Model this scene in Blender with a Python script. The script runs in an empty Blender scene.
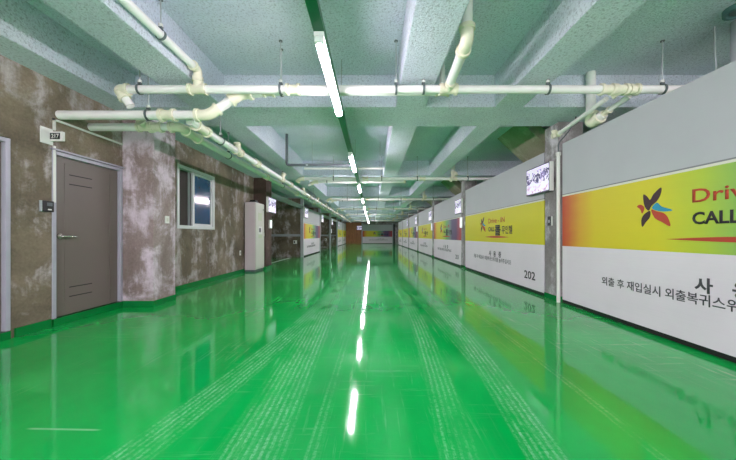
import bpy, bmesh, math, random
from mathutils import Vector, Matrix
random.seed(7)
S = bpy.context.scene
COL = S.collection
PI = math.pi

# ------------------------------------------------------------------ materials
def lin(c):
    return tuple(((v/255)/12.92 if v/255 <= .04045 else ((v/255+.055)/1.055)**2.4) for v in c) + (1.0,)

class NT:
    """small helper over a material's node tree"""
    def __init__(s, name):
        s.m = bpy.data.materials.new(name); s.m.use_nodes = True
        s.t = s.m.node_tree; s.n = s.t.nodes; s.l = s.t.links
        s.b = s.n['Principled BSDF']
        s.tc = s.n.new('ShaderNodeTexCoord')
    def link(s, a, b): s.l.new(a, b)
    def setin(s, sock, v):
        if hasattr(v, 'is_output') or isinstance(v, bpy.types.NodeSocket): s.l.new(v, sock)
        else: sock.default_value = v
    def math(s, op, a, b=None, c=None, clamp=False):
        n = s.n.new('ShaderNodeMath'); n.operation = op; n.use_clamp = clamp
        s.setin(n.inputs[0], a)
        if b is not None: s.setin(n.inputs[1], b)
        if c is not None: s.setin(n.inputs[2], c)
        return n.outputs[0]
    def step(s, v, a, b):
        n = s.n.new('ShaderNodeMapRange'); n.interpolation_type = 'SMOOTHSTEP'
        s.setin(n.inputs[0], v); n.inputs[1].default_value = a; n.inputs[2].default_value = b
        return n.outputs[0]
    def mapping(s, scale=(1,1,1), loc=(0,0,0), rot=(0,0,0), src=None):
        n = s.n.new('ShaderNodeMapping'); n.inputs['Scale'].default_value = scale
        n.inputs['Location'].default_value = loc; n.inputs['Rotation'].default_value = rot
        s.l.new(src or s.tc.outputs['Object'], n.inputs['Vector']); return n.outputs[0]
    def noise(s, vec, scale, detail=4, rough=.55, dist=0):
        n = s.n.new('ShaderNodeTexNoise'); s.l.new(vec, n.inputs['Vector'])
        n.inputs['Scale'].default_value = scale; n.inputs['Detail'].default_value = detail
        n.inputs['Roughness'].default_value = rough; n.inputs['Distortion'].default_value = dist
        return n.outputs['Fac']
    def mix(s, f, a, b, blend='MIX'):
        n = s.n.new('ShaderNodeMix'); n.data_type = 'RGBA'; n.blend_type = blend
        s.setin(n.inputs['Factor'], f)
        s.setin(n.inputs['A'], a); s.setin(n.inputs['B'], b)
        return n.outputs['Result']
    def ramp(s, f, stops, interp='LINEAR'):
        n = s.n.new('ShaderNodeValToRGB'); n.color_ramp.interpolation = interp
        e = n.color_ramp.elements
        while len(e) < len(stops): e.new(.5)
        for el, (p, c) in zip(e, stops): el.position = p; el.color = c
        s.l.new(f, n.inputs['Fac']); return n.outputs['Color']
    def bump(s, h, strength, dist=.01):
        n = s.n.new('ShaderNodeBump'); n.inputs['Strength'].default_value = strength
        n.inputs['Distance'].default_value = dist; s.l.new(h, n.inputs['Height'])
        s.l.new(n.outputs[0], s.b.inputs['Normal'])
    def base(s, c): s.setin(s.b.inputs['Base Color'], c)
    def set(s, **k):
        for a, v in k.items(): s.setin(s.b.inputs[a.replace('_', ' ').title() if a != 'ior' else 'IOR'], v)
    def xyz(s, src=None):
        n = s.n.new('ShaderNodeSeparateXYZ'); s.l.new(src or s.tc.outputs['Object'], n.inputs[0]); return n.outputs

def plain(name, rgb, rough=.5, metal=0, var=.12, scale=9, spec=.5):
    t = NT(name); c = lin(rgb)
    d = tuple(v*(1-var) for v in c[:3]) + (1,)
    l = tuple(min(1, v*(1+var)) for v in c[:3]) + (1,)
    t.base(t.mix(t.noise(t.mapping(), scale), d, l))
    t.set(roughness=rough, metallic=metal); t.b.inputs['Specular IOR Level'].default_value = spec
    return t.m

def emissive(name, rgb, strength):
    t = NT(name); c = lin(rgb); t.base(c)
    t.b.inputs['Emission Color'].default_value = c; t.b.inputs['Emission Strength'].default_value = strength
    return t.m

def m_concrete(name, dark, mid, pale, patch=.58, speck=.0):
    t = NT(name)
    a = t.noise(t.mapping(), .9, 8, .62, .6)
    st = t.noise(t.mapping((3.2, 3.2, .6)), 1.0, 9, .68, .2)
    c = t.ramp(a, [(.32, lin(dark)), (.66, lin(mid))])
    w = t.step(t.math('ADD', t.math('MULTIPLY', st, .42), t.math('MULTIPLY', t.noise(t.mapping((1,1,1),(4,7,1)), 2.3, 9, .68, .35), .65)), patch-.06, patch+.10)
    c = t.mix(w, c, lin(pale))
    f = t.noise(t.mapping(), 34, 5, .7)
    c = t.mix(.6, c, t.ramp(f, [(.25, (.28,.28,.28,1)), (.75, (.75,.75,.75,1))]), 'SOFT_LIGHT')
    t.base(c); t.set(roughness=.8)
    t.bump(t.math('ADD', f, t.math('MULTIPLY', st, 1.5)), .35, .008)
    return t.m

def m_ceiling():
    t = NT('sprayed ceiling plaster')
    f = t.noise(t.mapping(), 55, 3, .6)
    g = t.noise(t.mapping(), 1.1, 6, .6)
    c = t.ramp(g, [(.3, lin((212,220,236))), (.7, lin((230,236,246)))])
    f2 = t.noise(t.mapping(), 42, 4, .7)
    c = t.mix(t.math('MULTIPLY', t.step(f2, .48, .70), .7), c, lin((150,152,166)))
    t.base(c); t.set(roughness=.9); t.bump(t.math('ADD', f, f2), 1.0, .022)
    return t.m

def m_floor():
    t = NT('glossy green epoxy floor')
    x, y, z = t.xyz()
    big = t.noise(t.mapping((1,.6,1)), .8, 5, .6)
    c = t.ramp(big, [(.3, lin((2,148,64))), (.7, lin((4,182,80)))])
    # tyre tracks: mask along a quadratic path x = a + b y + c y^2
    tot = None
    brk = t.noise(t.mapping((2.2, .9, 1)), 2.2, 6, .65)
    fine = t.noise(t.mapping((14, 20, 1)), 3.0, 5, .75)
    tread = t.step(t.noise(t.mapping((46, 7, 1)), 1.6, 4, .65), .38, .58)
    for a, b, cc, hw, y1, k in ((-1.55,.26,-.022,.15,13,1), (-.56,-.03,0,.20,14,.95), (.25,.15,-.0165,.12,13,.75), (.68,.15,-.0155,.13,14,1),
                                (.95,-.02,-.002,.06,22,.5), (-.33,.02,0,.05,25,.4), (1.35,.08,-.012,.05,14,.45)):
        p = t.math('ADD', t.math('ADD', t.math('MULTIPLY', y, b), a), t.math('MULTIPLY', t.math('MULTIPLY', y, y), cc))
        u = t.math('SUBTRACT', x, p)
        m = t.math('SUBTRACT', 1.0, t.step(t.math('ABSOLUTE', u), hw*.55, hw))
        rib = t.step(t.math('SINE', t.math('MULTIPLY', u, 2*PI/.038)), -.35, .7)
        m = t.math('MULTIPLY', m, t.math('MULTIPLY', t.math('MULTIPLY_ADD', rib, .75, .25), t.math('MULTIPLY_ADD', tread, .55, .45)))
        m = t.math('MULTIPLY', m, t.math('MULTIPLY', t.math('SUBTRACT', 1.0, t.step(y, y1*.45, y1)), k))
        tot = m if tot is None else t.math('MAXIMUM', tot, m)
    tot = t.math('MULTIPLY', tot, t.math('MULTIPLY', t.step(brk, .30, .58), t.step(fine, .34, .60)))
    # sweeping scuffs
    s1 = t.noise(t.mapping((1.2, 16, 1), rot=(0,0,.5)), 1.5, 6, .7, .4)
    s2 = t.noise(t.mapping((18, 1.1, 1), rot=(0,0,.12)), 1.4, 6, .7, .3)
    area = t.step(t.noise(t.mapping((1,1,1),(3,5,0)), .55, 4, .6), .42, .66)
    sc = t.math('MULTIPLY', t.math('MAXIMUM', t.step(s1, .56, .72), t.step(s2, .54, .70)), t.math('MULTIPLY', area, .42))
    # one long scratch
    ln = t.math('MULTIPLY', t.math('SUBTRACT', 1.0, t.step(t.math('ABSOLUTE', t.math('SUBTRACT', t.math('MULTIPLY_ADD', x, .03, y), 1.69)), .004, .010)),
                t.math('MULTIPLY', t.step(x, -1.98, -1.92), t.math('SUBTRACT', 1.0, t.step(x, -1.58, -1.52))))
    allm = t.math('MAXIMUM', t.math('MAXIMUM', tot, sc), t.math('MULTIPLY', ln, .8), clamp=True)
    c = t.mix(t.math('MULTIPLY', allm, .5), c, lin((170,224,190)))
    t.base(c)
    sp = t.noise(t.mapping((3,.8,1)), 3, 5, .6)
    t.set(roughness=t.math('ADD', t.math('MULTIPLY_ADD', sp, .09, .025), t.math('MULTIPLY', allm, .22)))
    t.b.inputs['Specular IOR Level'].default_value = .55
    t.bump(t.noise(t.mapping(), 2.2, 2, .5), .02, .03)
    return t.m

RAINBOW = [(0,(196,70,48)), (.035,(206,98,44)), (.09,(222,165,40)), (.15,(226,202,32)), (.36,(222,210,38)), (.46,(186,206,60)),
           (.56,(108,178,100)), (.66,(120,140,140)), (.74,(84,72,120)), (.86,(96,62,112)), (.95,(170,60,84)), (1,(190,60,60))]
def m_sheet(name, w, rainbow):
    t = NT(name); x, y, z = t.xyz()
    fib = t.noise(t.mapping((.6, 1, 30)), 2.2, 5, .6)
    dirt = t.noise(t.mapping(), .8, 5, .6)
    wh = t.mix(t.math('MULTIPLY', t.step(dirt, .4, .75), .35), lin((236,224,234)), lin((216,204,214)))
    up = t.math('GREATER_THAN', z, 1.755)
    wh = t.mix(up, wh, t.mix(dirt, lin((176,177,182)), lin((198,198,202))))
    wh = t.mix(t.math('MULTIPLY', fib, .18), wh, lin((178,172,184)))
    u = t.math('DIVIDE', x, w)
    if rainbow:
        wob = t.math('ADD', u, t.math('MULTIPLY_ADD', t.noise(t.mapping((.3,1,1.2)), 3, 2), .05, -.025))
        band = t.ramp(wob, [(p, lin(c)) for p, c in RAINBOW])
    else:
        band = t.mix(t.noise(t.mapping(), 1.2, 3), lin((222,208,16)), lin((208,200,24)))
    band = t.mix(t.math('MULTIPLY', fib, .12), band, lin((150,140,60)))
    inb = t.math('MULTIPLY', t.math('GREATER_THAN', z, .93), t.math('LESS_THAN', z, 1.73))
    rim = t.math('MULTIPLY', t.math('GREATER_THAN', z, 1.73), t.math('LESS_THAN', z, 1.755))
    rim2 = t.math('MULTIPLY', t.math('GREATER_THAN', z, 1.755), t.math('LESS_THAN', z, 1.77))
    c = t.mix(inb, wh, band)
    c = t.mix(rim, c, lin((225,222,205)))
    c = t.mix(rim2, c, lin((130,128,132)))
    t.base(c); t.set(roughness=.55)
    t.bump(fib, .12, .004)
    return t.m

def m_sign():
    t = NT('backlit room sign picture')
    v = t.mapping((1,1,1))
    x, y, z = t.xyz()
    vor = t.n.new('ShaderNodeTexVoronoi'); vor.inputs['Scale'].default_value = 14; t.link(t.mapping((1,1,1.2)), vor.inputs['Vector'])
    blot = t.step(t.noise(v, 11, 2, .6, 1.2), .47, .54)
    row = t.math('MULTIPLY', t.step(z, .17, .21), t.math('SUBTRACT', 1.0, t.step(z, .40, .44)))
    c = t.mix(t.math('MULTIPLY', blot, row), lin((236,228,250)), lin((52,40,92)))
    low = t.math('MULTIPLY', t.step(t.noise(t.mapping((1,1,1.4),(2,1,3)), 8, 4, .6), .5, .62), t.math('SUBTRACT', 1.0, t.step(z, .10, .2)))
    c = t.mix(t.math('MULTIPLY', low, .8), c, lin((180,130,150)))
    c = t.mix(t.math('MULTIPLY', t.step(t.noise(t.mapping((1,1,1),(5,5,5)), 5, 3, .6), .5, .7), .55), c, lin((176,160,224)))
    t.base(c); t.link(c, t.b.inputs['Emission Color']); t.b.inputs['Emission Strength'].default_value = EM_SIGN
    t.set(roughness=.3)
    return t.m

def m_wood():
    t = NT('stained plywood boards')
    x, y, z = t.xyz()
    g = t.noise(t.mapping((9,9,.8)), 2, 7, .65, .6)
    c = t.ramp(g, [(.3, lin((120,76,44))), (.7, lin((184,122,74)))])
    seam = t.math('LESS_THAN', t.math('FRACT', t.math('DIVIDE', x, .52)), .03)
    c = t.mix(t.math('MULTIPLY', seam, .7), c, lin((50,34,22)))
    t.base(c); t.set(roughness=.55); return t.m

EM_LAMP = 98.0
EM_SIGN = .35
M = {}
M['concrete'] = m_concrete('stained bare concrete wall', (80,70,56), (138,122,104), (186,174,174), .57)
M['pale_concrete'] = m_concrete('efflorescent column concrete', (104,88,80), (156,138,136), (210,194,206), .55)
M['grey_concrete'] = m_concrete('grey column concrete', (112,104,104), (158,150,152), (208,200,208), .58)
M['olive_concrete'] = m_concrete('board marked olive concrete', (140,138,112), (172,168,142), (200,196,176), .62)
M['brown_concrete'] = m_concrete('dark brown column concrete', (62,44,38), (94,74,66), (140,126,120), .66)
M['ceiling'] = m_ceiling()
M['floor'] = m_floor()
M['green_paint'] = plain('green skirting paint', (0,116,52), .25)
M['pvc'] = plain('cream pvc pipe', (236,232,230), .35, 0, .06, 6)
M['pvc_fit'] = plain('yellowed pvc fitting', (230,224,202), .35, 0, .08, 14)
M['galv'] = plain('zinc hanger rod', (176,180,184), .45, .2)
M['clamp'] = plain('dark steel clamp', (104,112,114), .5, .5)
M['steel_grey'] = plain('grey painted steel', (170,172,178), .4, .1)
M['dark_grey'] = plain('dark grey conduit', (92,98,104), .5)
M['race'] = plain('green painted raceway steel', (38,104,82), .4)
M['tube'] = emissive('glowing lamp tube', (255,242,255), EM_LAMP)
M['lamp_body'] = plain('white lamp housing', (225,228,226), .4)
M['door'] = plain('taupe steel door', (112,100,95), .42, 0, .06, 3)
M['door_dark'] = plain('door slot shadow gap', (30,27,26), .6)
M['frame'] = plain('lilac grey door frame', (172,168,182), .4, .1)
M['chrome'] = plain('brushed handle metal', (190,188,182), .25, .9)
M['black'] = plain('black plastic', (22,22,26), .3)
M['white'] = plain('white plastic', (226,224,220), .4, 0, .05)
M['ink'] = plain('dark ink lettering', (44,36,44), .6)
M['grey_ink'] = plain('grey ink lettering', (72,68,76), .6)
M['red_ink'] = plain('red ink lettering', (188,66,44), .6)
M['blue_ink'] = plain('blue ink', (40,150,190), .6)
M['plum_ink'] = plain('plum ink', (66,40,46), .6)
M['rubber'] = plain('black rubber seal', (18,18,20), .6)
M['sign'] = m_sign()
M['sign_edge'] = plain('navy sign frame', (52,50,84), .4)
M['white_lit'] = emissive('lit small white sign', (238,240,246), .55)
M['pink_cab'] = plain('pinkish white cabinet steel', (212,196,200), .45, 0, .04, 3)
M['cab_door'] = plain('cream cabinet door', (208,206,196), .45, 0, .04, 3)
M['notice'] = plain('cream notice paper', (200,206,180), .6)
M['glass'] = plain('blue tinted window glass', (10,64,104), .12, 0, .5, 3, 1.0)
M['screen'] = plain('brown insect screen', (52,44,40), .7)
M['vinyl'] = plain('white vinyl window frame', (214,212,216), .35, 0, .04)
M['wood'] = m_wood()
M['socket'] = plain('teal grey drain collar', (86,120,122), .5)
M['line'] = plain('white floor paint', (206,214,208), .4)

# ------------------------------------------------------------------ mesh builder
class MB:
    def __init__(s): s.v = []; s.f = []; s.m = []; s.sm = []
    def add(s, vs, fs, m=0, smooth=False):
        b = len(s.v); s.v += [tuple(p) for p in vs]
        for f in fs: s.f.append([b+i for i in f]); s.m.append(m); s.sm.append(smooth)
        return s
    def box(s, x0, x1, y0, y1, z0, z1, m=0):
        vs = [(x,y,z) for z in (z0,z1) for y in (y0,y1) for x in (x0,x1)]
        return s.add(vs, [(0,2,3,1),(4,5,7,6),(0,1,5,4),(2,6,7,3),(0,4,6,2),(1,3,7,5)], m)
    def tube(s, path, r, seg=14, m=0, cap=True, radii=None):
        P = [Vector(p) for p in path]; n = len(P)
        T = []
        for i in range(n):
            a = (P[i]-P[i-1]).normalized() if i else None
            b = (P[i+1]-P[i]).normalized() if i < n-1 else None
            T.append((a+b).normalized() if a and b else (a or b))
        u = T[0].orthogonal().normalized(); rings = []
        for i in range(n):
            u = (u - T[i]*u.dot(T[i])).normalized(); w = T[i].cross(u)
            k = 1.0
            if 0 < i < n-1:
                k = 1/max(.5, T[i].dot((P[i+1]-P[i]).normalized()))
            rr = radii[i] if radii else r
            ring = []
            for j in range(seg):
                a = 2*PI*j/seg
                ring.append(P[i] + (u*math.cos(a) + w*math.sin(a))*rr)
            rings.append(ring)
        vs = [p for ring in rings for p in ring]
        fs = [(i*seg+j, i*seg+(j+1)%seg, (i+1)*seg+(j+1)%seg, (i+1)*seg+j) for i in range(n-1) for j in range(seg)]
        s.add(vs, fs, m, True)
        if cap:
            s.add(rings[0], [tuple(range(seg))[::-1]], m); s.add(rings[-1], [tuple(range(seg))], m)
        return s
    def ring(s, c, axis, R, h, t, seg=20, m=0):
        """a short open collar round an axis: outer radius R, inner R-t, length h"""
        c = Vector(c); ax = Vector(axis).normalized(); u = ax.orthogonal().normalized(); w = ax.cross(u)
        prof = [(R-t,-h/2),(R,-h/2),(R,h/2),(R-t,h/2)]
        vs = []
        for j in range(seg):
            a = 2*PI*j/seg; d = u*math.cos(a)+w*math.sin(a)
            vs += [c + d*rr + ax*hh for rr, hh in prof]
        fs = [(j*4+k, ((j+1)%seg)*4+k, ((j+1)%seg)*4+(k+1)%4, j*4+(k+1)%4) for j in range(seg) for k in range(4)]
        return s.add(vs, fs, m, False)
    def prism(s, poly, y0, y1, m=0):
        """polygon in local x,z extruded along y"""
        n = len(poly)
        vs = [(x,y0,z) for x,z in poly] + [(x,y1,z) for x,z in poly]
        fs = [tuple(range(n)), tuple(range(2*n-1,n-1,-1))] + [(i, i+n, (i+1)%n+n, (i+1)%n) for i in range(n)]
        return s.add(vs, fs, m)
    def build(s, name, mats, parent=None, bevel=0, loc=(0,0,0)):
        me = bpy.data.meshes.new(name); me.from_pydata(s.v, [], s.f)
        for i, p in enumerate(me.polygons): p.material_index = s.m[i]; p.use_smooth = s.sm[i]
        for mm in (mats if isinstance(mats, (list, tuple)) else [mats]): me.materials.append(M[mm] if isinstance(mm, str) else mm)
        bm = bmesh.new(); bm.from_mesh(me)
        bmesh.ops.recalc_face_normals(bm, faces=bm.faces)
        if bevel: bmesh.ops.bevel(bm, geom=list(bm.edges), offset=bevel, segments=2, affect='EDGES', profile=.6, clamp_overlap=True)
        bm.to_mesh(me); bm.free()
        o = bpy.data.objects.new(name, me); COL.objects.link(o); o.location = loc
        if parent: o.parent = parent
        return o

def tag(o, label=None, cat=None, group=None, kind=None):
    if label: o['label'] = label
    if cat: o['category'] = cat
    if group: o['group'] = group
    if kind: o['kind'] = kind
    return o
def thing(name, label, cat, loc=(0,0,0), rz=0, group=None, kind=None):
    o = bpy.data.objects.new(name, None); COL.objects.link(o); o.location = loc; o.rotation_euler = (0,0,rz)
    return tag(o, label, cat, group, kind)
def struct(mb, name, mat, label, cat, bevel=0, loc=(0,0,0), group=None):
    return tag(mb.build(name, mat, None, bevel, loc), label, cat, group, 'structure')
def bx(*a): return MB().box(*a)

def text_mesh(name, items, mats, parent, extrude=.0015, y=0):
    """items: (string, x0, x1, z0, z1, material index, embolden, shear). One mesh of lettering in local x,z standing proud of y=0."""
    bm = bmesh.new()
    for st, x0, x1, z0, z1, mi, bold, shear in items:
        cu = bpy.data.curves.new('lettering', 'FONT'); cu.body = st; cu.size = 1; cu.offset = bold; cu.shear = shear; cu.resolution_u = 3
        ob = bpy.data.objects.new('lettering', cu); COL.objects.link(ob)
        dg = bpy.context.evaluated_depsgraph_get(); dg.update()
        me = bpy.data.meshes.new_from_object(ob.evaluated_get(dg))
        xs = [v.co.x for v in me.vertices]; ys = [v.co.y for v in me.vertices]
        ax, bx_, ay, by = min(xs), max(xs), min(ys), max(ys)
        b2 = bmesh.new(); b2.from_mesh(me)
        for v in b2.verts:
            v.co = Vector((x0+(v.co.x-ax)/(bx_-ax)*(x1-x0), y-extrude, z0+(v.co.y-ay)/(by-ay)*(z1-z0)))
        for f in b2.faces: f.material_index = mi
        b2.normal_update()
        for f in b2.faces:
            if f.normal.y > 0: f.normal_flip()
        ext = bmesh.ops.extrude_face_region(b2, geom=list(b2.faces))
        for v in [g for g in ext['geom'] if isinstance(g, bmesh.types.BMVert)]: v.co.y -= .001
        m2 = bpy.data.meshes.new('tmp'); b2.to_mesh(m2); b2.free(); bm.from_mesh(m2)
        bpy.data.objects.remove(ob); bpy.data.curves.remove(cu); bpy.data.meshes.remove(me); bpy.data.meshes.remove(m2)
    me = bpy.data.meshes.new(name); bm.to_mesh(me); bm.free()
    for m in mats: me.materials.append(M[m])
    o = bpy.data.objects.new(name, me); COL.objects.link(o); o.parent = parent
    return o

ORD = ['first','second','third','fourth','fifth','sixth','seventh','eighth','ninth','tenth','eleventh','twelfth','thirteenth','fourteenth','fifteenth']

# ------------------------------------------------------------------ the shell
EYE = 1.1
BEAM, SLAB = 2.98, 3.45
YN, YF = -5.2, 41.4          # entrance end behind the camera, end wall
P = 5.15                     # bay length
struct(bx(-9,9,YN,YF+.3,-.15,0), 'floor', 'floor', 'glossy green epoxy garage floor with pale tyre tracks', 'floor')
struct(bx(-9,9,YN,YF+.3,SLAB,SLAB+.10), 'ceiling', 'ceiling', 'rough sprayed concrete ceiling slab between the beams', 'ceiling')
WX = -3.86
w = MB()
def wl(y0,y1,z0,z1): w.box(WX-.22, WX, y0, y1, z0, z1)
wl(YN,2.20,0,BEAM); wl(2.20,3.27,2.14,BEAM); wl(3.27,3.70,0,BEAM); wl(3.70,4.74,2.14,BEAM); wl(4.74,6.06,0,BEAM)
wl(6.06,7.50,0,1.24); wl(6.06,7.50,2.53,BEAM); wl(7.50,10.0,0,BEAM)
struct(w, 'wall_left', 'concrete', 'stained bare concrete wall with the doors and the window', 'wall')
struct(bx(3.12,3.3,YN,.36,0,SLAB), 'wall_light_block_right', 'grey_concrete', 'unseen wall added before the first printed screen to shut out daylight', 'wall')  # unseen wall, added to close this side to outside light
struct(bx(WX-1.2,WX-.225,1.6,8.2,0,BEAM), 'wall_leak_block', 'concrete', 'unseen block added behind the doors and the window against light leaks', 'wall')  # unseen block, added so daylight does not leak round doors and window
struct(bx(-9,9,YF,YF+.2,0,SLAB), 'wall_end', 'grey_concrete', 'concrete end wall of the garage corridor', 'wall')
struct(bx(-8.8,-8.6,10.0,YF,0,SLAB), 'wall_garage_left', 'concrete', 'back wall of the open garage bays', 'wall')
struct(bx(8.6,8.8,YN,YF,0,SLAB), 'wall_garage_right', 'concrete', 'dark back wall behind the printed garage screens', 'wall')
part_label = {0:'concrete partition wall behind the cabinet', 1:'stained partition wall seen through the first open bay', 2:'partition wall behind the first printed screen of the open side',
              3:'dark partition wall in the second open bay', 4:'dark partition wall in the third open bay', 5:'partition wall between the last two screens of the open side'}
for i in range(6):
    y = 10.12 + P*i if i else 10.02
    struct(bx(-8.6,-3.95 if i == 0 else -3.62,y+.30 if i else y,y+.48 if i else y+.18,0,SLAB), 'wall_partition', 'concrete', part_label[i], 'wall')

# beams
for nm, x0, x1, lb in (('wall', -3.98, -3.47, 'long ceiling beam over the bare concrete wall'), ('a', -2.65, -2.17, 'long ceiling beam above the lengthwise drain pipes'),
                       ('b', .35, .785, 'long ceiling beam beside the lamp raceway'), ('c', 1.80, 2.21, 'long ceiling beam nearest the printed screens')):
    struct(bx(x0,x1,YN,YF,BEAM,SLAB+.02), 'beam', 'ceiling', lb, 'beam', .012)
GY = []
gi = 0
for i in range(-1, 8):
    y0 = 4.5 + P*(i-0)
    GY.append(y0)
    lb = 'cross girder behind the viewer' if i < 0 else f'{ORD[gi]} cross girder of the ceiling counting from the viewer'
    if i >= 0: gi += 1
    struct(bx(-8.6 if y0 > 9 else -3.98, 8.6, y0, y0+.8, BEAM+.003, SLAB+.03), 'beam', 'ceiling', lb, 'beam', .012)

# columns
def skirt(parent, x0, x1, y0, y1, h=.09, t=.006, sides='xyXY'):
    m = MB().box(x0-t, x1+t, y0-t, y1+t, 0.001, h)
    return m.build('painted_base', 'green_paint', parent)
def column(x0, x1, y0, y1, mat, label, top=BEAM, base=True):
    o = thing('column', label, 'column', kind='structure')
    bx(x0,x1,y0,y1,0,top+.01).build('shaft', mat, o, .012)
    if base: skirt(o, x0, x1, y0, y1)
    return o
column(-3.9, -3.38, 4.75, 5.28, 'pale_concrete', 'pale stained concrete column beside the taupe door')
column(-3.9, -3.45, 10.0, 10.55, 'brown_concrete', 'dark brown concrete column behind the white cabinet')
for i in range(7):
    y = 5.09 + P*i
    column(3.09, 3.5, y, y+.40, 'grey_concrete', f'{ORD[i]} grey concrete column between the printed screens from the viewer')

# skirting of the left wall
for y0, y1, lb in ((YN,2.16,'green skirting before the doors'), (3.31,3.68,'green skirting between the two doors'), (5.29,9.99,'green skirting below the window')):
    struct(bx(WX, WX+.02, y0, y1, .001, .10), 'baseboard_left', 'green_paint', lb, 'baseboard')
for y0, y1, lb in ((2.2,3.27,'green sill below the door cut by the photo edge'), (3.70,4.74,'green sill below the door numbered 217')):
    struct(bx(WX-.2, WX+.02, y0+.005, y1-.005, .001, .085), 'trim', 'green_paint', lb, 'trim')

# ------------------------------------------------------------------ doors
def door(name, y0, y1, label):
    d = thing(name, label, 'door', (WX, y0, .09), 0, kind='structure')
    W = y1-y0; H = 2.04; f = .045
    fr = MB().box(-.10,.012,0,f,0,H).box(-.10,.012,W-f,W,0,H).box(-.10,.012,f,W-f,H-f,H)
    fr.build('frame', 'frame', d, .004)
    lf = MB().box(-.075,-.03,f+.004,W-f-.004,.004,H-f-.004)
    leaf = lf.build('leaf', 'door', d, .003)
    for yy in (f+.14, W-f-.14):
        bx(-.031,-.026,yy-.006,yy+.006,.06,H-.12).build('pressed_rib', 'door', leaf)
    for k in (.20, .32):
        bx(-.031,-.0285,f+.2,f+.52,H-f-k-.012,H-f-k).build('vent_slot', 'door_dark', leaf)
        bx(-.031,-.0285,f+.2,f+.52,k+.02,k+.032).build('vent_slot', 'door_dark', leaf)
        bx(-.031,-.0285,W-f-.30,W-f-.16,H-f-k-.010,H-f-k).build('vent_slot', 'door', leaf)
        bx(-.031,-.0285,W-f-.30,W-f-.16,k+.02,k+.03).build('vent_slot', 'door', leaf)
    h = MB().tube([(-.03,.115,1.0),(-.012,.115,1.0)], .034, 18)
    h.tube([(-.012,.115,1.0),(.025,.115,1.0),(.034,.13,1.0),(.034,.27,.998)], .0125, 10)
    h.build('handle', 'chrome', d)
    return d
door('door_1', 3.70, 4.74, 'taupe steel door with lever handle, numbered 217')
door('door_2', 2.20, 3.27, 'second taupe steel door, only its lilac jamb inside the photo')
# drip cap over door 1
struct(bx(WX, WX+.035, 3.68, 4.745, 2.135, 2.155), 'trim', 'frame', 'thin metal drip strip over the taupe door', 'trim')

# window
wn = thing('window_1', 'white vinyl sliding window with blue glass and brown screen', 'window', (WX, 6.06, 1.24), 0, kind='structure')
W, H = 1.44, 1.29
MB().box(-.12,.02,0,.07,0,H).box(-.12,.02,W-.07,W,0,H).box(-.12,.02,.07,W-.07,0,.07).box(-.12,.02,.07,W-.07,H-.07,H).build('frame', 'vinyl', wn, .006)
s1 = MB().box(-.05,-.005,.56,.63,.07,H-.07).box(-.05,-.005,W-.13,W-.07,.07,H-.07).box(-.05,-.005,.63,W-.13,.07,.12).box(-.05,-.005,.63,W-.13,H-.12,H-.07)
sash = s1.build('sash', 'vinyl', wn, .005)
bx(-.034,-.026,.625,W-.125,.115,H-.115).build('glass_pane', 'glass', sash)
s2 = bx(-.085,-.08,.07,.6,.07,H-.07).build('insect_screen', 'screen', wn)
MB().box(-.09,-.06,.07,.10,.07,H-.07).box(-.09,-.06,.50,.54,.07,H-.07).build('screen_frame', 'steel_grey', s2)
bx(-.20,-.19,0,W,0,H).build('back_pane', 'screen', wn)

# ------------------------------------------------------------------ printed garage screens
def cpoly(pts, n=3):
    """Catmull-Rom rounding of a closed outline"""
    out = []; L = len(pts)
    for i in range(L):
        p0, p1, p2, p3 = (Vector(pts[(i+k-1) % L]) for k in range(4))
        for j in range(n):
            t = j/n
            out.append(tuple(.5*((2*p1)+(p2-p0)*t+(2*p0-5*p1+4*p2-p3)*t*t+(3*p1-p0-3*p2+p3)*t**3)))
    return out
PET = [(3, [(345,107),(342,145),(318,182),(285,205),(268,232),(245,210),(234,175),(233,132),(258,148),(277,170),(300,138)]),
       (0, [(188,200),(214,191),(239,212),(224,246),(212,220)]),
       (3, [(276,233),(275,270),(247,300),(225,326),(219,285),(236,253)]),
       (2, [(289,216),(320,190),(350,216),(412,240),(360,244),(312,233)]),
       (0, [(284,227),(320,240),(360,253),(385,280),(398,327),(350,302),(306,276)])]
SHEETS = {}
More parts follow.
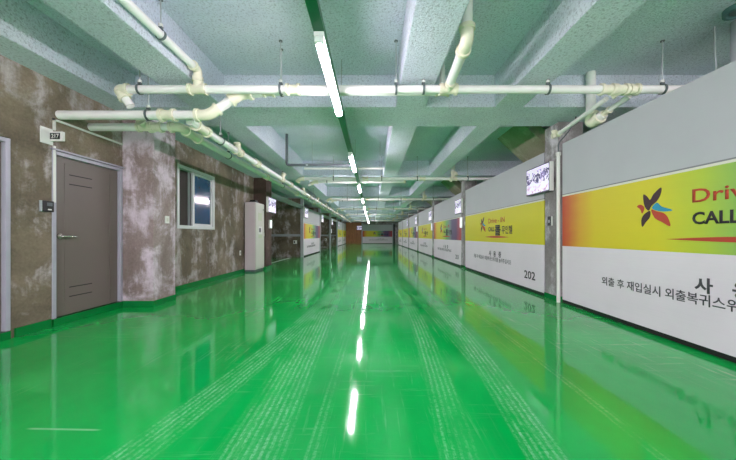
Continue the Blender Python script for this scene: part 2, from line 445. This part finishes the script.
def garage_screen(loc, rz, w, rainbow, label, number=None, detail=2, zt=2.595, group=None):
    d = thing('garage_screen', label, 'garage screen', loc, rz, group)
    k = (round(w,2), rainbow)
    if k not in SHEETS: SHEETS[k] = m_sheet('printed screen sheet', w, rainbow)
    bx(0,w,0,.045,.06,zt).build('sheet', SHEETS[k], d, .004)
    bx(.005,w-.005,.004,.041,.012,.06).build('rubber_seal', 'rubber', d)
    f = min(1, w/4.67)
    if detail >= 1:
        sc = .42/220; e = MB()
        for mi, pts in PET:
            e.prism(cpoly([((x-188)*sc+1.41, 1.62-(y-105)*sc*1.0) for x, y in pts]), -.003, -.0005, mi)
        e.build('emblem', ['red_ink','plum_ink','blue_ink','plum_ink'], d)
        it = [('Drive - IN', 2.03, 3.02, 1.415, 1.545, 0, .012, 0), ('CALL', 2.03, 2.42, 1.205, 1.325, 1, .03, 0),
              ('콜', 2.45, 2.80, 1.10, 1.36, 1, .03, 0), ('무인텔', 2.86, 3.42, 1.14, 1.33, 1, .02, 0)]
        t = text_mesh('name_lettering', it, ['red_ink','ink'], d)
        n = 16
        sw = [(1.76+1.5*i/n, 1.062+.028*math.sin(PI*i/n)) for i in range(n+1)] + [(1.76+1.5*i/n, 1.062-.022*math.sin(PI*i/n)) for i in range(n-1,0,-1)]
        MB().prism(sw, -.003, -.0005).build('underline_swoosh', 'red_ink', d)
        it = [('사', 2.05, 2.21, .56, .705, 0, .03, 0), ('용', 2.36, 2.52, .56, .705, 0, .03, 0), ('중', 2.67, 2.83, .56, .705, 0, .03, 0),
              ('외출 후 재입실시 외출복귀스위치를 눌러주십시오', .86, 3.36, .44, .552, 0, .012, 0)]
        text_mesh('notice_lettering', it, ['grey_ink'], d)
        if number:
            text_mesh('number_lettering', [(number, w-.72, w-.30, .24, .40, 0, .015, 0)], ['ink'], d)
    return d
RX = 3.10
rb = [True, False, True, False, True, False, False, True]
rlab = ['wide printed screen with rainbow band nearest the viewer, cut by the photo edge',
        'printed screen with plain yellow band, numbered 202', 'rainbow banded screen just past the one numbered 202',
        'yellow banded screen beyond the second rainbow screen', 'rainbow banded screen, fifth along its wall from the viewer',
        'yellow banded screen, sixth along its wall from the viewer', 'yellow banded screen farthest down its wall']
for i in range(7):
    y1 = 5.0 + P*i if i == 0 else 5.05 + P*i
    y0 = .40 if i == 0 else 5.53 + P*(i-1)
    garage_screen((RX, y1, 0), -PI/2, y1-y0, rb[i], rlab[i], {1:'202', 2:'203'}.get(i), 2)
LX = -3.50
llab = {1:'rainbow banded screen between the open garage bays', 4:'small yellow banded screen on the open side, after the dark bays', 5:'last yellow banded screen beside the brown wooden wall'}
for i in (1, 4, 5):
    y0 = 10.50 + P*i; garage_screen((LX, y0, 0), PI/2, P-.25, i == 1, llab[i], None, 1)
garage_screen((-1.27, YF-.06, 0), 0, 4.0, True, 'rainbow banded screen on the far end wall', None, 1, 2.55)

# wooden end wall
struct(bx(-3.5,-1.42,YF-.12,YF-.02,0,2.85), 'wall_end_boards', 'wood', 'brown plywood boarded part of the end wall', 'wall')
struct(bx(-1.40,-1.29,YF-.14,YF-.02,0,2.75), 'trim_1', 'steel_grey', 'pale post between the wooden wall and the far screen', 'trim')
struct(bx(2.74,2.84,YF-.14,YF-.02,0,2.75), 'trim_2', 'steel_grey', 'pale post at the dark corner beside the far screen', 'trim')
struct(bx(2.86,3.08,YF-.10,YF-.02,0,2.6), 'dark_opening_slab', 'black', 'black slab painted as the dark opening in the far corner', 'door')  # solid black slab, its colour stands for the shade inside an opening

# posts, headers and rails of the left bays
plab = ['pale steel post at the end of the first open bay','pale steel post after the rainbow screen of the open side','pale steel post between the dark second and third bays',
        'pale steel post before the last two screens of the open side','thin pale post between the last two yellow screens']
for i in range(5):
    y = 10.27 + P*(i+1)
    o = thing('screen_post', plab[i], 'post', group=None)
    bx(-3.60,-3.46,y,y+.16,.001,BEAM-.003).build('shaft', 'steel_grey', o, .006)
hl = ['grey steel header rail over the first open bay','grey steel header rail over the second open bay','grey steel header rail over the third open bay']
rl = ['pale bumper rail across the partition of the first open bay','pale bumper rail in the dark second open bay','pale bumper rail in the dark third open bay']
sl = ['small white switch box on the partition of the first open bay','small white switch box on the partition of the second open bay','small white switch box in the third open bay']
for k, i in enumerate((0, 2, 3)):
    y0 = 10.56 + P*i + (0 if i == 0 else -.12); y1 = 10.27 + P*(i+1)
    tag(bx(-3.62,-3.50,y0+.01,y1-.01,2.44,2.62).build('header_rail', 'steel_grey', None, .006), hl[k], 'rail')
    yw = 10.42 + P*(i+1)
    r = thing('wall_rail', rl[k], 'rail')
    bx(-8.3,-3.64,yw-.045,yw-.005,1.05,1.17).build('rail_bar', 'steel_grey', r, .006)
    s = thing('switch_box', sl[k], 'switch')
    bx(-3.98,-3.80,yw-.05,yw-.003,.68,.86).build('box_plate', 'white', s, .006); bx(-3.95,-3.89,yw-.054,yw-.050,.72,.82).build('button', 'black', s)
tag(bx(-4.06,-3.98,11.9,15.0,.001,.006).build('floor_line', 'line', None), 'white painted line on the floor of the first open bay', 'floor line')

# ------------------------------------------------------------------ lamps and raceway
LAX = -.41; LZ = 2.62
n = 0
pos = [2.36 + 3.42*i for i in range(-2, 11)]
race = thing('lamp_raceway', 'long green steel raceway carrying the row of lamps', 'raceway')
MB().box(LAX-.042,LAX+.042,YN+.3,YF-.6,LZ+.055,LZ+.115).build('channel', 'race', race, .004)
for i in range(13):
    y = -2.74 + 3.42*i
    if any(abs(y-(9.15+P*b+d)) < .2 for b in range(7) for d in (0,.75)): y += .35
    bx(LAX-.046,LAX+.046,y-.06,y+.06,LZ+.0535,LZ+.119).build('joint_sleeve', 'race', race)
    top = SLAB if not any(g < y < g+.8 for g in GY) else BEAM
    MB().tube([(LAX,y,LZ+.115),(LAX,y,top-.001)], .006, 6).build('hanger_rod', 'galv', race)
for i, y in enumerate(pos):
    k = i - 2
    lb = (f'glowing tube lamp behind the viewer, {ORD[-k-1]} one back' if k < 0 else
          'bright tube lamp nearest the viewer, hanging in front of the cross pipe' if k == 0 else f'{ORD[k]} glowing tube lamp along the green raceway')
    L = thing('tube_lamp', lb, 'lamp', (LAX, y, LZ), 0, 'tube lamps along the raceway')
    MB().box(-.040,.040,0,1.5,.014,.052).build('housing', 'lamp_body', L, .004)
    MB().tube([(0,.03,0),(0,1.47,0)], .036, 10).build('tube', 'tube', L)
    for yy in (.3, 1.2): MB().box(-.030,.030,yy-.02,yy+.02,.0525,.0545).build('mounting_clip', 'galv', L)
    for yy in (0, 1.46): bx(-.034,.034,yy,yy+.04,-.030,.012).build('end_cap', 'lamp_body', L, .004)

# ------------------------------------------------------------------ pipes
def bend(pts, r=.09, n=5):
    """round every inner corner of a polyline"""
    out = [Vector(pts[0])]
    for i in range(1, len(pts)-1):
        p = Vector(pts[i]); a = (Vector(pts[i-1])-p); b = (Vector(pts[i+1])-p)
        k = min(r, a.length*.45, b.length*.45); a = p+a.normalized()*k; b = p+b.normalized()*k
        for j in range(n+1):
            t = j/n; out.append(a*(1-t)**2 + p*2*t*(1-t) + b*t*t)
    out.append(Vector(pts[-1])); return out
def run(parent, pts, r, fittings=True, couplings=(), mat='pvc', seg=14, name='pipe'):
    o = MB().tube(bend(pts, r*1.2), r, seg).build(name, mat, parent)
    if fittings:
        for i in range(1, len(pts)-1):
            p = Vector(pts[i]); a = (Vector(pts[i-1])-p).normalized(); b = (Vector(pts[i+1])-p).normalized()
            L = r*2.6
            MB().tube(bend([p+a*L, p, p+b*L], r*1.2), r*1.2, seg).ring(p+a*L*.93, a, r*1.45, r*.7, r*.4).ring(p+b*L*.93, b, r*1.45, r*.7, r*.4).build('elbow', 'pvc_fit', parent)
    for c, ax in couplings:
        c = Vector(c); ax = Vector(ax).normalized()
        MB().tube([c-ax*r*1.5, c+ax*r*1.5], r*1.12, seg).ring(c-ax*r*1.4, ax, r*1.42, r*.65, r*.4).ring(c+ax*r*1.4, ax, r*1.42, r*.65, r*.4).build('coupling', 'pvc_fit', parent)
    return o
def tee(parent, c, axis, branch, r, L=None):
    c = Vector(c); ax = Vector(axis).normalized(); b = Vector(branch).normalized(); L = L or r*2.2
    m = MB().tube([c-ax*r*2, c+ax*r*2], r*1.14, 14).tube([c, c+b*L], r*1.05, 14)
    m.ring(c-ax*r*1.9, ax, r*1.42, r*.65, r*.4).ring(c+ax*r*1.9, ax, r*1.42, r*.65, r*.4).ring(c+b*L, b, r*1.28, r*.5, r*.3)
    m.build('tee_fitting', 'pvc_fit', parent)
def hanger(x, y, z, r, axis, label, group, top=None):
    if top is None:
        top = SLAB
        for x0, x1 in ((-3.98,-3.47),(-2.65,-2.17),(.35,.785),(1.80,2.21)):
            if x0-.01 < x < x1+.01: top = BEAM
        if any(g-.01 < y < g+.81 for g in GY): top = BEAM
    h = thing('pipe_hanger', label, 'pipe hanger', (x,y,z), 0, group)
    MB().tube([(0,0,r+.03),(0,0,top-z-.002)], .0075, 7).build('rod', 'galv', h)
    MB().ring((0,0,0), axis, r*1.14+.006, .026, .006).box(-.02,.02,-.012,.012,r*1.1+.004,r+.04).build('clamp', 'clamp', h)
    MB().tube([(0,0,r+.035),(0,0,r+.065)], .022, 8).build('nut', 'white', h)
    MB().tube([(0,0,top-z-.014),(0,0,top-z-.002)], .022, 8).build('anchor', 'clamp', h)

# nearest cross pipe
p1 = thing('drain_pipe', 'nearest cream cross pipe spanning the whole corridor', 'pipe')
r1 = .048; y1 = 3.70; z1 = 2.86
run(p1, [(3.95,y1,z1),(-3.06,y1,z1),(-2.93,3.73,z1-.19)], r1, True, [((-.95,y1,z1),(1,0,0)), ((2.83,y1,z1),(1,0,0)), ((3.12,y1,z1),(1,0,0))])
tee(p1, (-2.10,y1,z1), (1,0,0), (0,0,1), r1)
run(p1, [(-2.10,y1,z1+.1),(-2.10,y1,z1+.235),(-2.10,.2,z1+.235)], r1*.86)
tee(p1, (.92,y1,z1), (1,0,0), (0,-.97,.25), r1)
run(p1, [(.92,3.64,z1+.035),(.92,2.97,z1+.12),(.92,2.97,SLAB-.004)], .053, True)
tee(p1, (3.02,y1,z1), (1,0,0), (-.5,.7,-.2), r1*.95)
gl = 'hangers on the nearest cross pipe'
for x, lb in ((-2.80,'hanger rod at the elbow end of the nearest cross pipe'), (-1.10,'hanger rod on the nearest cross pipe beside the bright lamp'), (.29,'long hanger rod on the nearest cross pipe beside the middle beam'),
              (.62,'short hanger rod under the middle beam on the nearest cross pipe'), (2.12,'short hanger rod under the beam near the printed screens'), (3.50,'long hanger rod above the rainbow screen nearest the viewer')):
    hanger(x, y1, z1, r1, (1,0,0), lb, gl)
# second branch behind it
p2 = thing('drain_pipe', 'cream pipe from the wall over the taupe door, stepping up behind the cross pipe', 'pipe')
y2 = 3.79; z2 = 2.585
run(p2, [(WX+.004,y2,z2),(-2.02,y2,z2),(-1.66,3.87,2.88),(-1.40,3.87,2.90)], .055, True, [((-2.52,y2,z2),(1,0,0))])
run(p2, [(-1.42,3.87,2.905),(.97,3.87,2.905)], .042, False, [((-1.30,3.87,2.905),(1,0,0))])
tee(p2, (.885,3.87,2.905), (1,0,0), (0,0,1), .038)
run(p2, [(.885,3.87,2.98),(.885,3.87,3.24)], .032)
hanger(-2.10, 3.05, z1+.235, r1*.86, (0,1,0), 'hanger rod on the pipe that runs overhead towards the viewer', gl)
hanger(-2.76, y2, z2, .055, (1,0,0), 'hanger rod on the pipe over the pale column', 'hangers on the second pipe', SLAB)
hanger(-1.14, 3.87, 2.905, .042, (1,0,0), 'hanger rod just behind the nearest cross pipe', 'hangers on the second pipe')
lp = thing('drain_pipe', 'long cream pipe running lengthwise down the corridor', 'pipe')
ZL = 2.555
run(lp, [(-2.33,3.93,z2-.02),(-2.33,4.20,ZL),(-2.33,34.0,ZL)], .053, True, [((-2.33,6.2+2.575*k,ZL),(0,1,0)) for k in range(10)])
for k in range(9):
    tee(lp, (-2.33,5.35+P*.5*k,ZL), (0,1,0), (.25,.3,.9) if k % 2 else (-.2,.2,.95), .05, .15)
for k in range(6):
    hanger(-2.33, 7.05+5.15*k if k else 4.72, ZL, .053, (0,1,0), f'{ORD[k]} hanger along the long pipe nearer the lamps', 'hangers on the long pipes', BEAM)
p3 = thing('drain_pipe', 'cream pipe with end cap turning from the pale column down the corridor', 'pipe')
y3 = 4.21
run(p3, [(WX+.004,y3,z2),(-2.62,y3,z2),(-2.62,4.50,ZL),(-2.62,26.0,ZL)], .053, True, [((-2.96,y3,z2),(1,0,0))] + [((-2.62,7.6+3.1*k,ZL),(0,1,0)) for k in range(6)])
tee(p3, (-3.10,y3,z2), (1,0,0), (0,-.8,.35), .048)
for k in range(6):
    hanger(-2.62, 5.6+3.4*k, ZL, .05, (0,1,0), f'{ORD[k]} hanger along the long pipe nearer the window', 'hangers on the long pipes', BEAM)
# cross pipes of the further bays
hn = 0
for b in range(1, 7):
    y = 4.0 + P*b; zb = 2.79; o1 = ORD[b]
    cp = thing('drain_pipe', f'{o1} cross pipe of the ceiling counting from the viewer', 'pipe')
    xl = -2.15 if b % 2 else -2.0
    run(cp, [(3.8,y,zb),(xl,y,zb),(xl-.10,y+.10,ZL+.16)], r1, True, [((-.2,y,zb),(1,0,0)), ((1.5,y,zb),(1,0,0))])
    tee(cp, (2.42,y,zb), (1,0,0), (-.45,-.2,-.2), r1)
    run(cp, [(2.42,y,zb+.03),(2.42,y,zb+.36),(2.42,y+.01,SLAB-.004)], .055, False)
    tee(cp, (2.42,y,zb+.1), (0,0,1), (1,0,.5), .05)
    for x in (-1.15, .29, 1.35, 2.85):
        wh = {-1.15:'left of the raceway', .29:'beside the middle beam', 1.35:'between the two beams', 2.85:'next to the printed screens'}[x]
        hanger(x, y, zb, r1, (1,0,0), f'hanger of the {o1} cross pipe {wh}', 'hangers on the further cross pipes')
    if b <= 4:
        q = thing('drain_pipe', f'shorter capped pipe close beside the {o1} cross pipe', 'pipe')
        run(q, [(1.02,y+.75,2.83),(-1.86,y+.75,2.83),(-2.05,y+.75,ZL+.16)], r1*.95, True)
        MB().tube([(1.02,y+.75,2.83),(1.07,y+.75,2.83),(1.09,y+.75,2.83)], r1, 14, radii=[r1*1.15,r1*1.1,r1*.5]).build('end_cap', 'pvc_fit', q)
        hanger(-1.45, y+.75, 2.83, r1*.95, (1,0,0), f'hanger of the shorter pipe beside the {o1} cross pipe', 'hangers on the further cross pipes')
# right side drops beside the first column
rp = thing('drain_pipe', 'pale pipe sloping from the nearest cross pipe to the first column', 'pipe')
run(rp, [(2.93,3.84,z1-.05),(3.03,5.02,2.745),(2.985,5.03,2.735),(2.985,5.03,2.80)], .030, True)
sp = thing('drain_pipe', 'fat pipe with elbow hanging behind the sloping pipe', 'pipe')
run(sp, [(3.15,4.42,SLAB-.004),(3.15,4.42,2.70),(3.17,4.20,2.765)], .062, True)
run(sp, [(3.168,4.22,2.76),(3.19,3.80,z1-.03)], .032, False, [((3.172,4.15,2.772),(.05,-1,.15))])
dp = thing('downpipe', 'white downpipe standing between the first column and the nearest screen', 'pipe')
run(dp, [(3.062,5.045,.002),(3.062,5.045,2.45)], .027, False, mat='white')
MB().tube(bend([(3.062,5.045,2.45),(3.062,5.045,2.62),(3.14,4.94,2.74),(3.22,4.85,2.92),(3.22,4.85,2.977)], .05), .010, 8).build('cable', 'dark_grey', dp)
MB().ring((3.062,5.045,2.44), (0,0,1), .038, .05, .010).build('collar', 'white', dp)
# grey electric conduit and thin white pipe in the second bay
ec = thing('conduit', 'dark grey conduit dropping from the ceiling and crossing to the lamps', 'conduit')
MB().tube(bend([(-1.97,7.1,SLAB-.003),(-1.97,7.1,2.73),(-.47,7.1,2.73)], .06), .030, 10).build('pipe', 'dark_grey', ec)
MB().ring((-1.5,7.1,2.73), (1,0,0), .04, .05, .01).build('coupling', 'steel_grey', ec)
cp2 = thing('conduit', 'thin white pipe crossing behind the dark grey conduit', 'conduit')
MB().tube([(-1.7,7.7,2.78),(.30,7.7,2.78)], .028, 10).build('pipe', 'pvc', cp2)
for x in (-1.5, .2): MB().tube([(x,7.7,2.80),(x,7.7,SLAB-.003)], .006, 6).build('hanger_rod', 'galv', cp2)
# vertical pipe and drain collar above the nearest screen
vp = thing('drain_pipe', 'upright grey pipe above the nearest screen at the photo edge', 'pipe')
MB().tube([(4.02,3.35,1.2),(4.02,3.35,SLAB-.004)], .075, 16).build('pipe', 'steel_grey', vp)
MB().ring((4.02,3.35,2.95), (0,0,1), .09, .10, .012).build('coupling', 'steel_grey', vp)
dc = thing('ceiling_drain', 'round drain collar on the ceiling above the nearest screen', 'drain')
MB().ring((3.78,3.16,SLAB-.03), (0,0,1), .12, .055, .03).build('collar', 'socket', dc); MB().tube([(3.78,3.16,SLAB-.045),(3.78,3.16,SLAB-.003)], .07, 18).build('cap', 'dark_grey', dc)
wr = thing('hanger_rod', 'thin bent rod from the ceiling behind the nearest screen', 'rod')
MB().tube(bend([(3.85,3.45,SLAB-.003),(3.85,3.45,3.30),(3.85,3.40,2.2)], .03), .008, 7).build('rod', 'galv', wr)

# sloping stair soffits above the right-hand garages
sn = ['nearest olive concrete stair soffit above the screen numbered 202','second olive concrete stair soffit above the screens','third olive concrete stair soffit above the screens']
for k, y0 in enumerate((6.3, 12.4, 17.6)):
    a = .17
    m = MB().prism([(3.04,SLAB),(5.2,SLAB-2.0),(5.2,SLAB-2.0+.3),(3.36,SLAB)], y0, y0+1.15)
    struct(m, 'stair_slab', 'olive_concrete', sn[k], 'stair soffit')

# ------------------------------------------------------------------ signs, switches, cabinet
def picture_sign(x, y, z, face, label):
    """face +1: looks towards -X (right wall); -1: looks towards +X"""
    s = thing('room_sign', label, 'sign', (x,y,z), -PI/2 if face > 0 else PI/2, 'backlit signs on the columns')
    W, H = .78, .50
    bx(0,W,.0,.075,0,H).build('case', 'sign_edge', s, .006)
    bx(.02,W-.02,-.004,.002,.02,H-.02).build('picture_panel', 'sign', s)
    bx(W+.002 if face > 0 else -.012,W+.012 if face > 0 else -.002,-.002,.07,.0,H).build('end_plate', 'white', s, .003)
    return s
rs = ['large backlit sign with purple picture on the first column','backlit picture sign on the second column along the screens','backlit sign on the third column along the screens',
      'small far backlit sign on the fourth column along the screens','tiny far backlit sign on the fifth column along the screens']
for i in range(5):
    picture_sign(3.005, 5.98 + P*i, 1.86, 1, rs[i])
ls = ['backlit picture sign on the brown column by the cabinet','backlit sign on the post after the first open bay','backlit sign on the post before the dark second bay','backlit sign on the post between the dark bays','backlit sign on the post before the last yellow screens']
for i in range(5):
    y = 9.98 if i == 0 else 10.27 + P*i + .02
    picture_sign(-3.365 if i == 0 else -3.375, y+.0, 1.86 if i == 0 else 2.0, -1, ls[i])
def small_sign(x, y, z, face, label, h=.32, w=.24):
    s = thing('small_sign', label, 'sign', (x,y,z), -PI/2 if face > 0 else PI/2, 'small white lit signs on the columns')
    bx(0,w,0,.05,0,h).build('case', 'white', s, .004); bx(.015,w-.015,-.004,.001,.015,h-.015).build('lit_face', 'white_lit', s)
for i, lb in ((1,'small white lit box under the sign of the second column'), (2,'small white lit box under the sign of the third column'), (3,'small white lit box under the sign of the fourth column')):
    small_sign(3.03, 5.45+P*i, 1.36, 1, lb, .36)
small_sign(-3.39, 10.22, 1.34, -1, 'small white lit box under the sign on the brown column', .28, .2)
small_sign(-3.40, 10.30+P*3, 1.30, -1, 'small white lit box on the post between the dark bays', .36)
# sign by the wooden wall
fs = thing('room_sign', 'square backlit sign on the post beside the wooden wall', 'sign', (-2.05, YF-.30, 1.84))
bx(0,.72,0,.12,0,.56).build('case', 'sign_edge', fs, .006); bx(.03,.69,-.004,.002,.03,.53).build('picture_panel', 'sign', fs)
# card reader on the first right column
cr = thing('card_reader', 'black card reader with white side on the first grey column', 'card reader', (3.062, 5.36, 1.27), -PI/2)
bx(0,.10,0,.026,0,.16).build('body', 'black', cr, .004); bx(.102,.115,.004,.026,0,.16).build('side_plate', 'white', cr); bx(.03,.07,-.002,.001,.05,.10).build('screen', 'steel_grey', cr)
# door 217 furniture
nb = thing('number_sign', 'white door number sign reading 217', 'sign', (WX+.006, 3.56, 2.185))
MB().box(0,.012,0,.139,-.0,.19).build('wall_plate', 'white', nb, .003)
bx(.0125,.165,.100,.130,.045,.155).build('blade', 'white', nb, .003)
bl = bx(.018,.135,.096,.1003,.062,.138).build('number_plate', 'black', nb)
text_mesh('number_lettering', [('217', .035, .125, .074, .126, 0, .02, 0)], ['white'], nb, .001, .096)
cr2 = thing('card_reader', 'black card reader beside the taupe door', 'card reader', (WX+.003, 3.60, 1.38), PI/2)
bx(-.03,.10,-.026,0,0,.13).build('body', 'black', cr2, .004); bx(-.045,-.032,-.026,0,0,.13).build('mounting_plate', 'steel_grey', cr2); bx(.02,.08,-.029,-.0255,.07,.11).build('screen', 'dark_grey', cr2); bx(.03,.07,-.029,-.0255,.02,.035).build('button', 'white', cr2)
tk = thing('cable_trunking', 'slim white trunking rising beside the door and over it', 'trunking')
MB().box(WX+.003,WX+.019,3.705,3.732,1.50,2.185).box(WX+.003,WX+.019,3.705,3.732,2.375,2.516).build('upright', 'white', tk)
bx(WX+.003,WX+.019,3.705,4.745,2.492,2.516).build('crosspiece', 'white', tk)
sw = thing('light_switch', 'square white switch plate on the side of the pale column', 'switch', (-3.378, 5.00, 1.30), PI/2)
bx(0,.10,-.014,-.002,0,.12).build('plate', 'white', sw, .003); bx(.03,.07,-.018,-.0135,.03,.09).build('rocker', 'cab_door', sw)
ol = thing('wall_outlet', 'small white outlet low on the wall before the cabinet', 'outlet', (WX+.002, 8.93, .52), PI/2)
bx(0,.09,-.014,0,0,.14).build('plate', 'white', ol, .003); bx(.03,.06,-.016,-.0135,.05,.09).build('socket', 'dark_grey', ol)
# cabinet
cb = thing('cabinet', 'tall pinkish white steel cabinet standing against the wall', 'cabinet', (WX+.03, 9.24, .0), 0)
bx(0,.30,0,.72,.004,.06).build('plinth', 'dark_grey', cb)
bx(0,.31,0,.72,.06,2.11).build('body', 'pink_cab', cb, .008)
d = bx(.312,.335,.012,.708,.075,2.095).build('door', 'cab_door', cb, .005)
bx(.335,.3375,.20,.50,1.56,1.80).build('notice', 'notice', d); bx(.335,.3375,.22,.52,1.15,1.38).build('notice', 'white', d); bx(.3375,.339,.27,.40,1.20,1.33).build('dark_print', 'grey_ink', d)
bx(.335,.3375,.22,.52,1.02,1.12).build('notice', 'notice', d)
MB().tube([(.335,.62,1.92),(.345,.62,1.92)], .02, 10).build('lock', 'black', d)
MB().tube(bend([(.335,.66,1.05),(.36,.66,1.05),(.36,.66,1.2),(.335,.66,1.2)], .02), .008, 8).build('handle', 'chrome', d)
MB().box(0.05,.26,.18,.44,2.112,2.15).box(.07,.24,.20,.42,2.15,2.20).build('top_fitting', 'black', cb, .01)

# ------------------------------------------------------------------ world, camera, colour
wd = bpy.data.worlds.new('daylight'); S.world = wd; wd.use_nodes = True
bg = wd.node_tree.nodes['Background']; bg.inputs[0].default_value = (1,.92,1,1); bg.inputs[1].default_value = 5.5
cam = bpy.data.cameras.new('camera'); co = bpy.data.objects.new('camera', cam); COL.objects.link(co)
co.location = (0,0,EYE); co.rotation_euler = (PI/2,0,0)
cam.sensor_width = 36; cam.lens = 307/736*36; cam.shift_x = -4/736; cam.shift_y = 5.5/736
cam.clip_start = .05; cam.clip_end = 200
S.camera = co
S.cycles.use_denoising = True
S.cycles.max_bounces = 8
S.cycles.diffuse_bounces = 6
S.view_settings.view_transform = 'Standard'; S.view_settings.look = 'None'; S.view_settings.gamma = 1; S.view_settings.use_curve_mapping = False
S.view_settings.exposure = 0.38
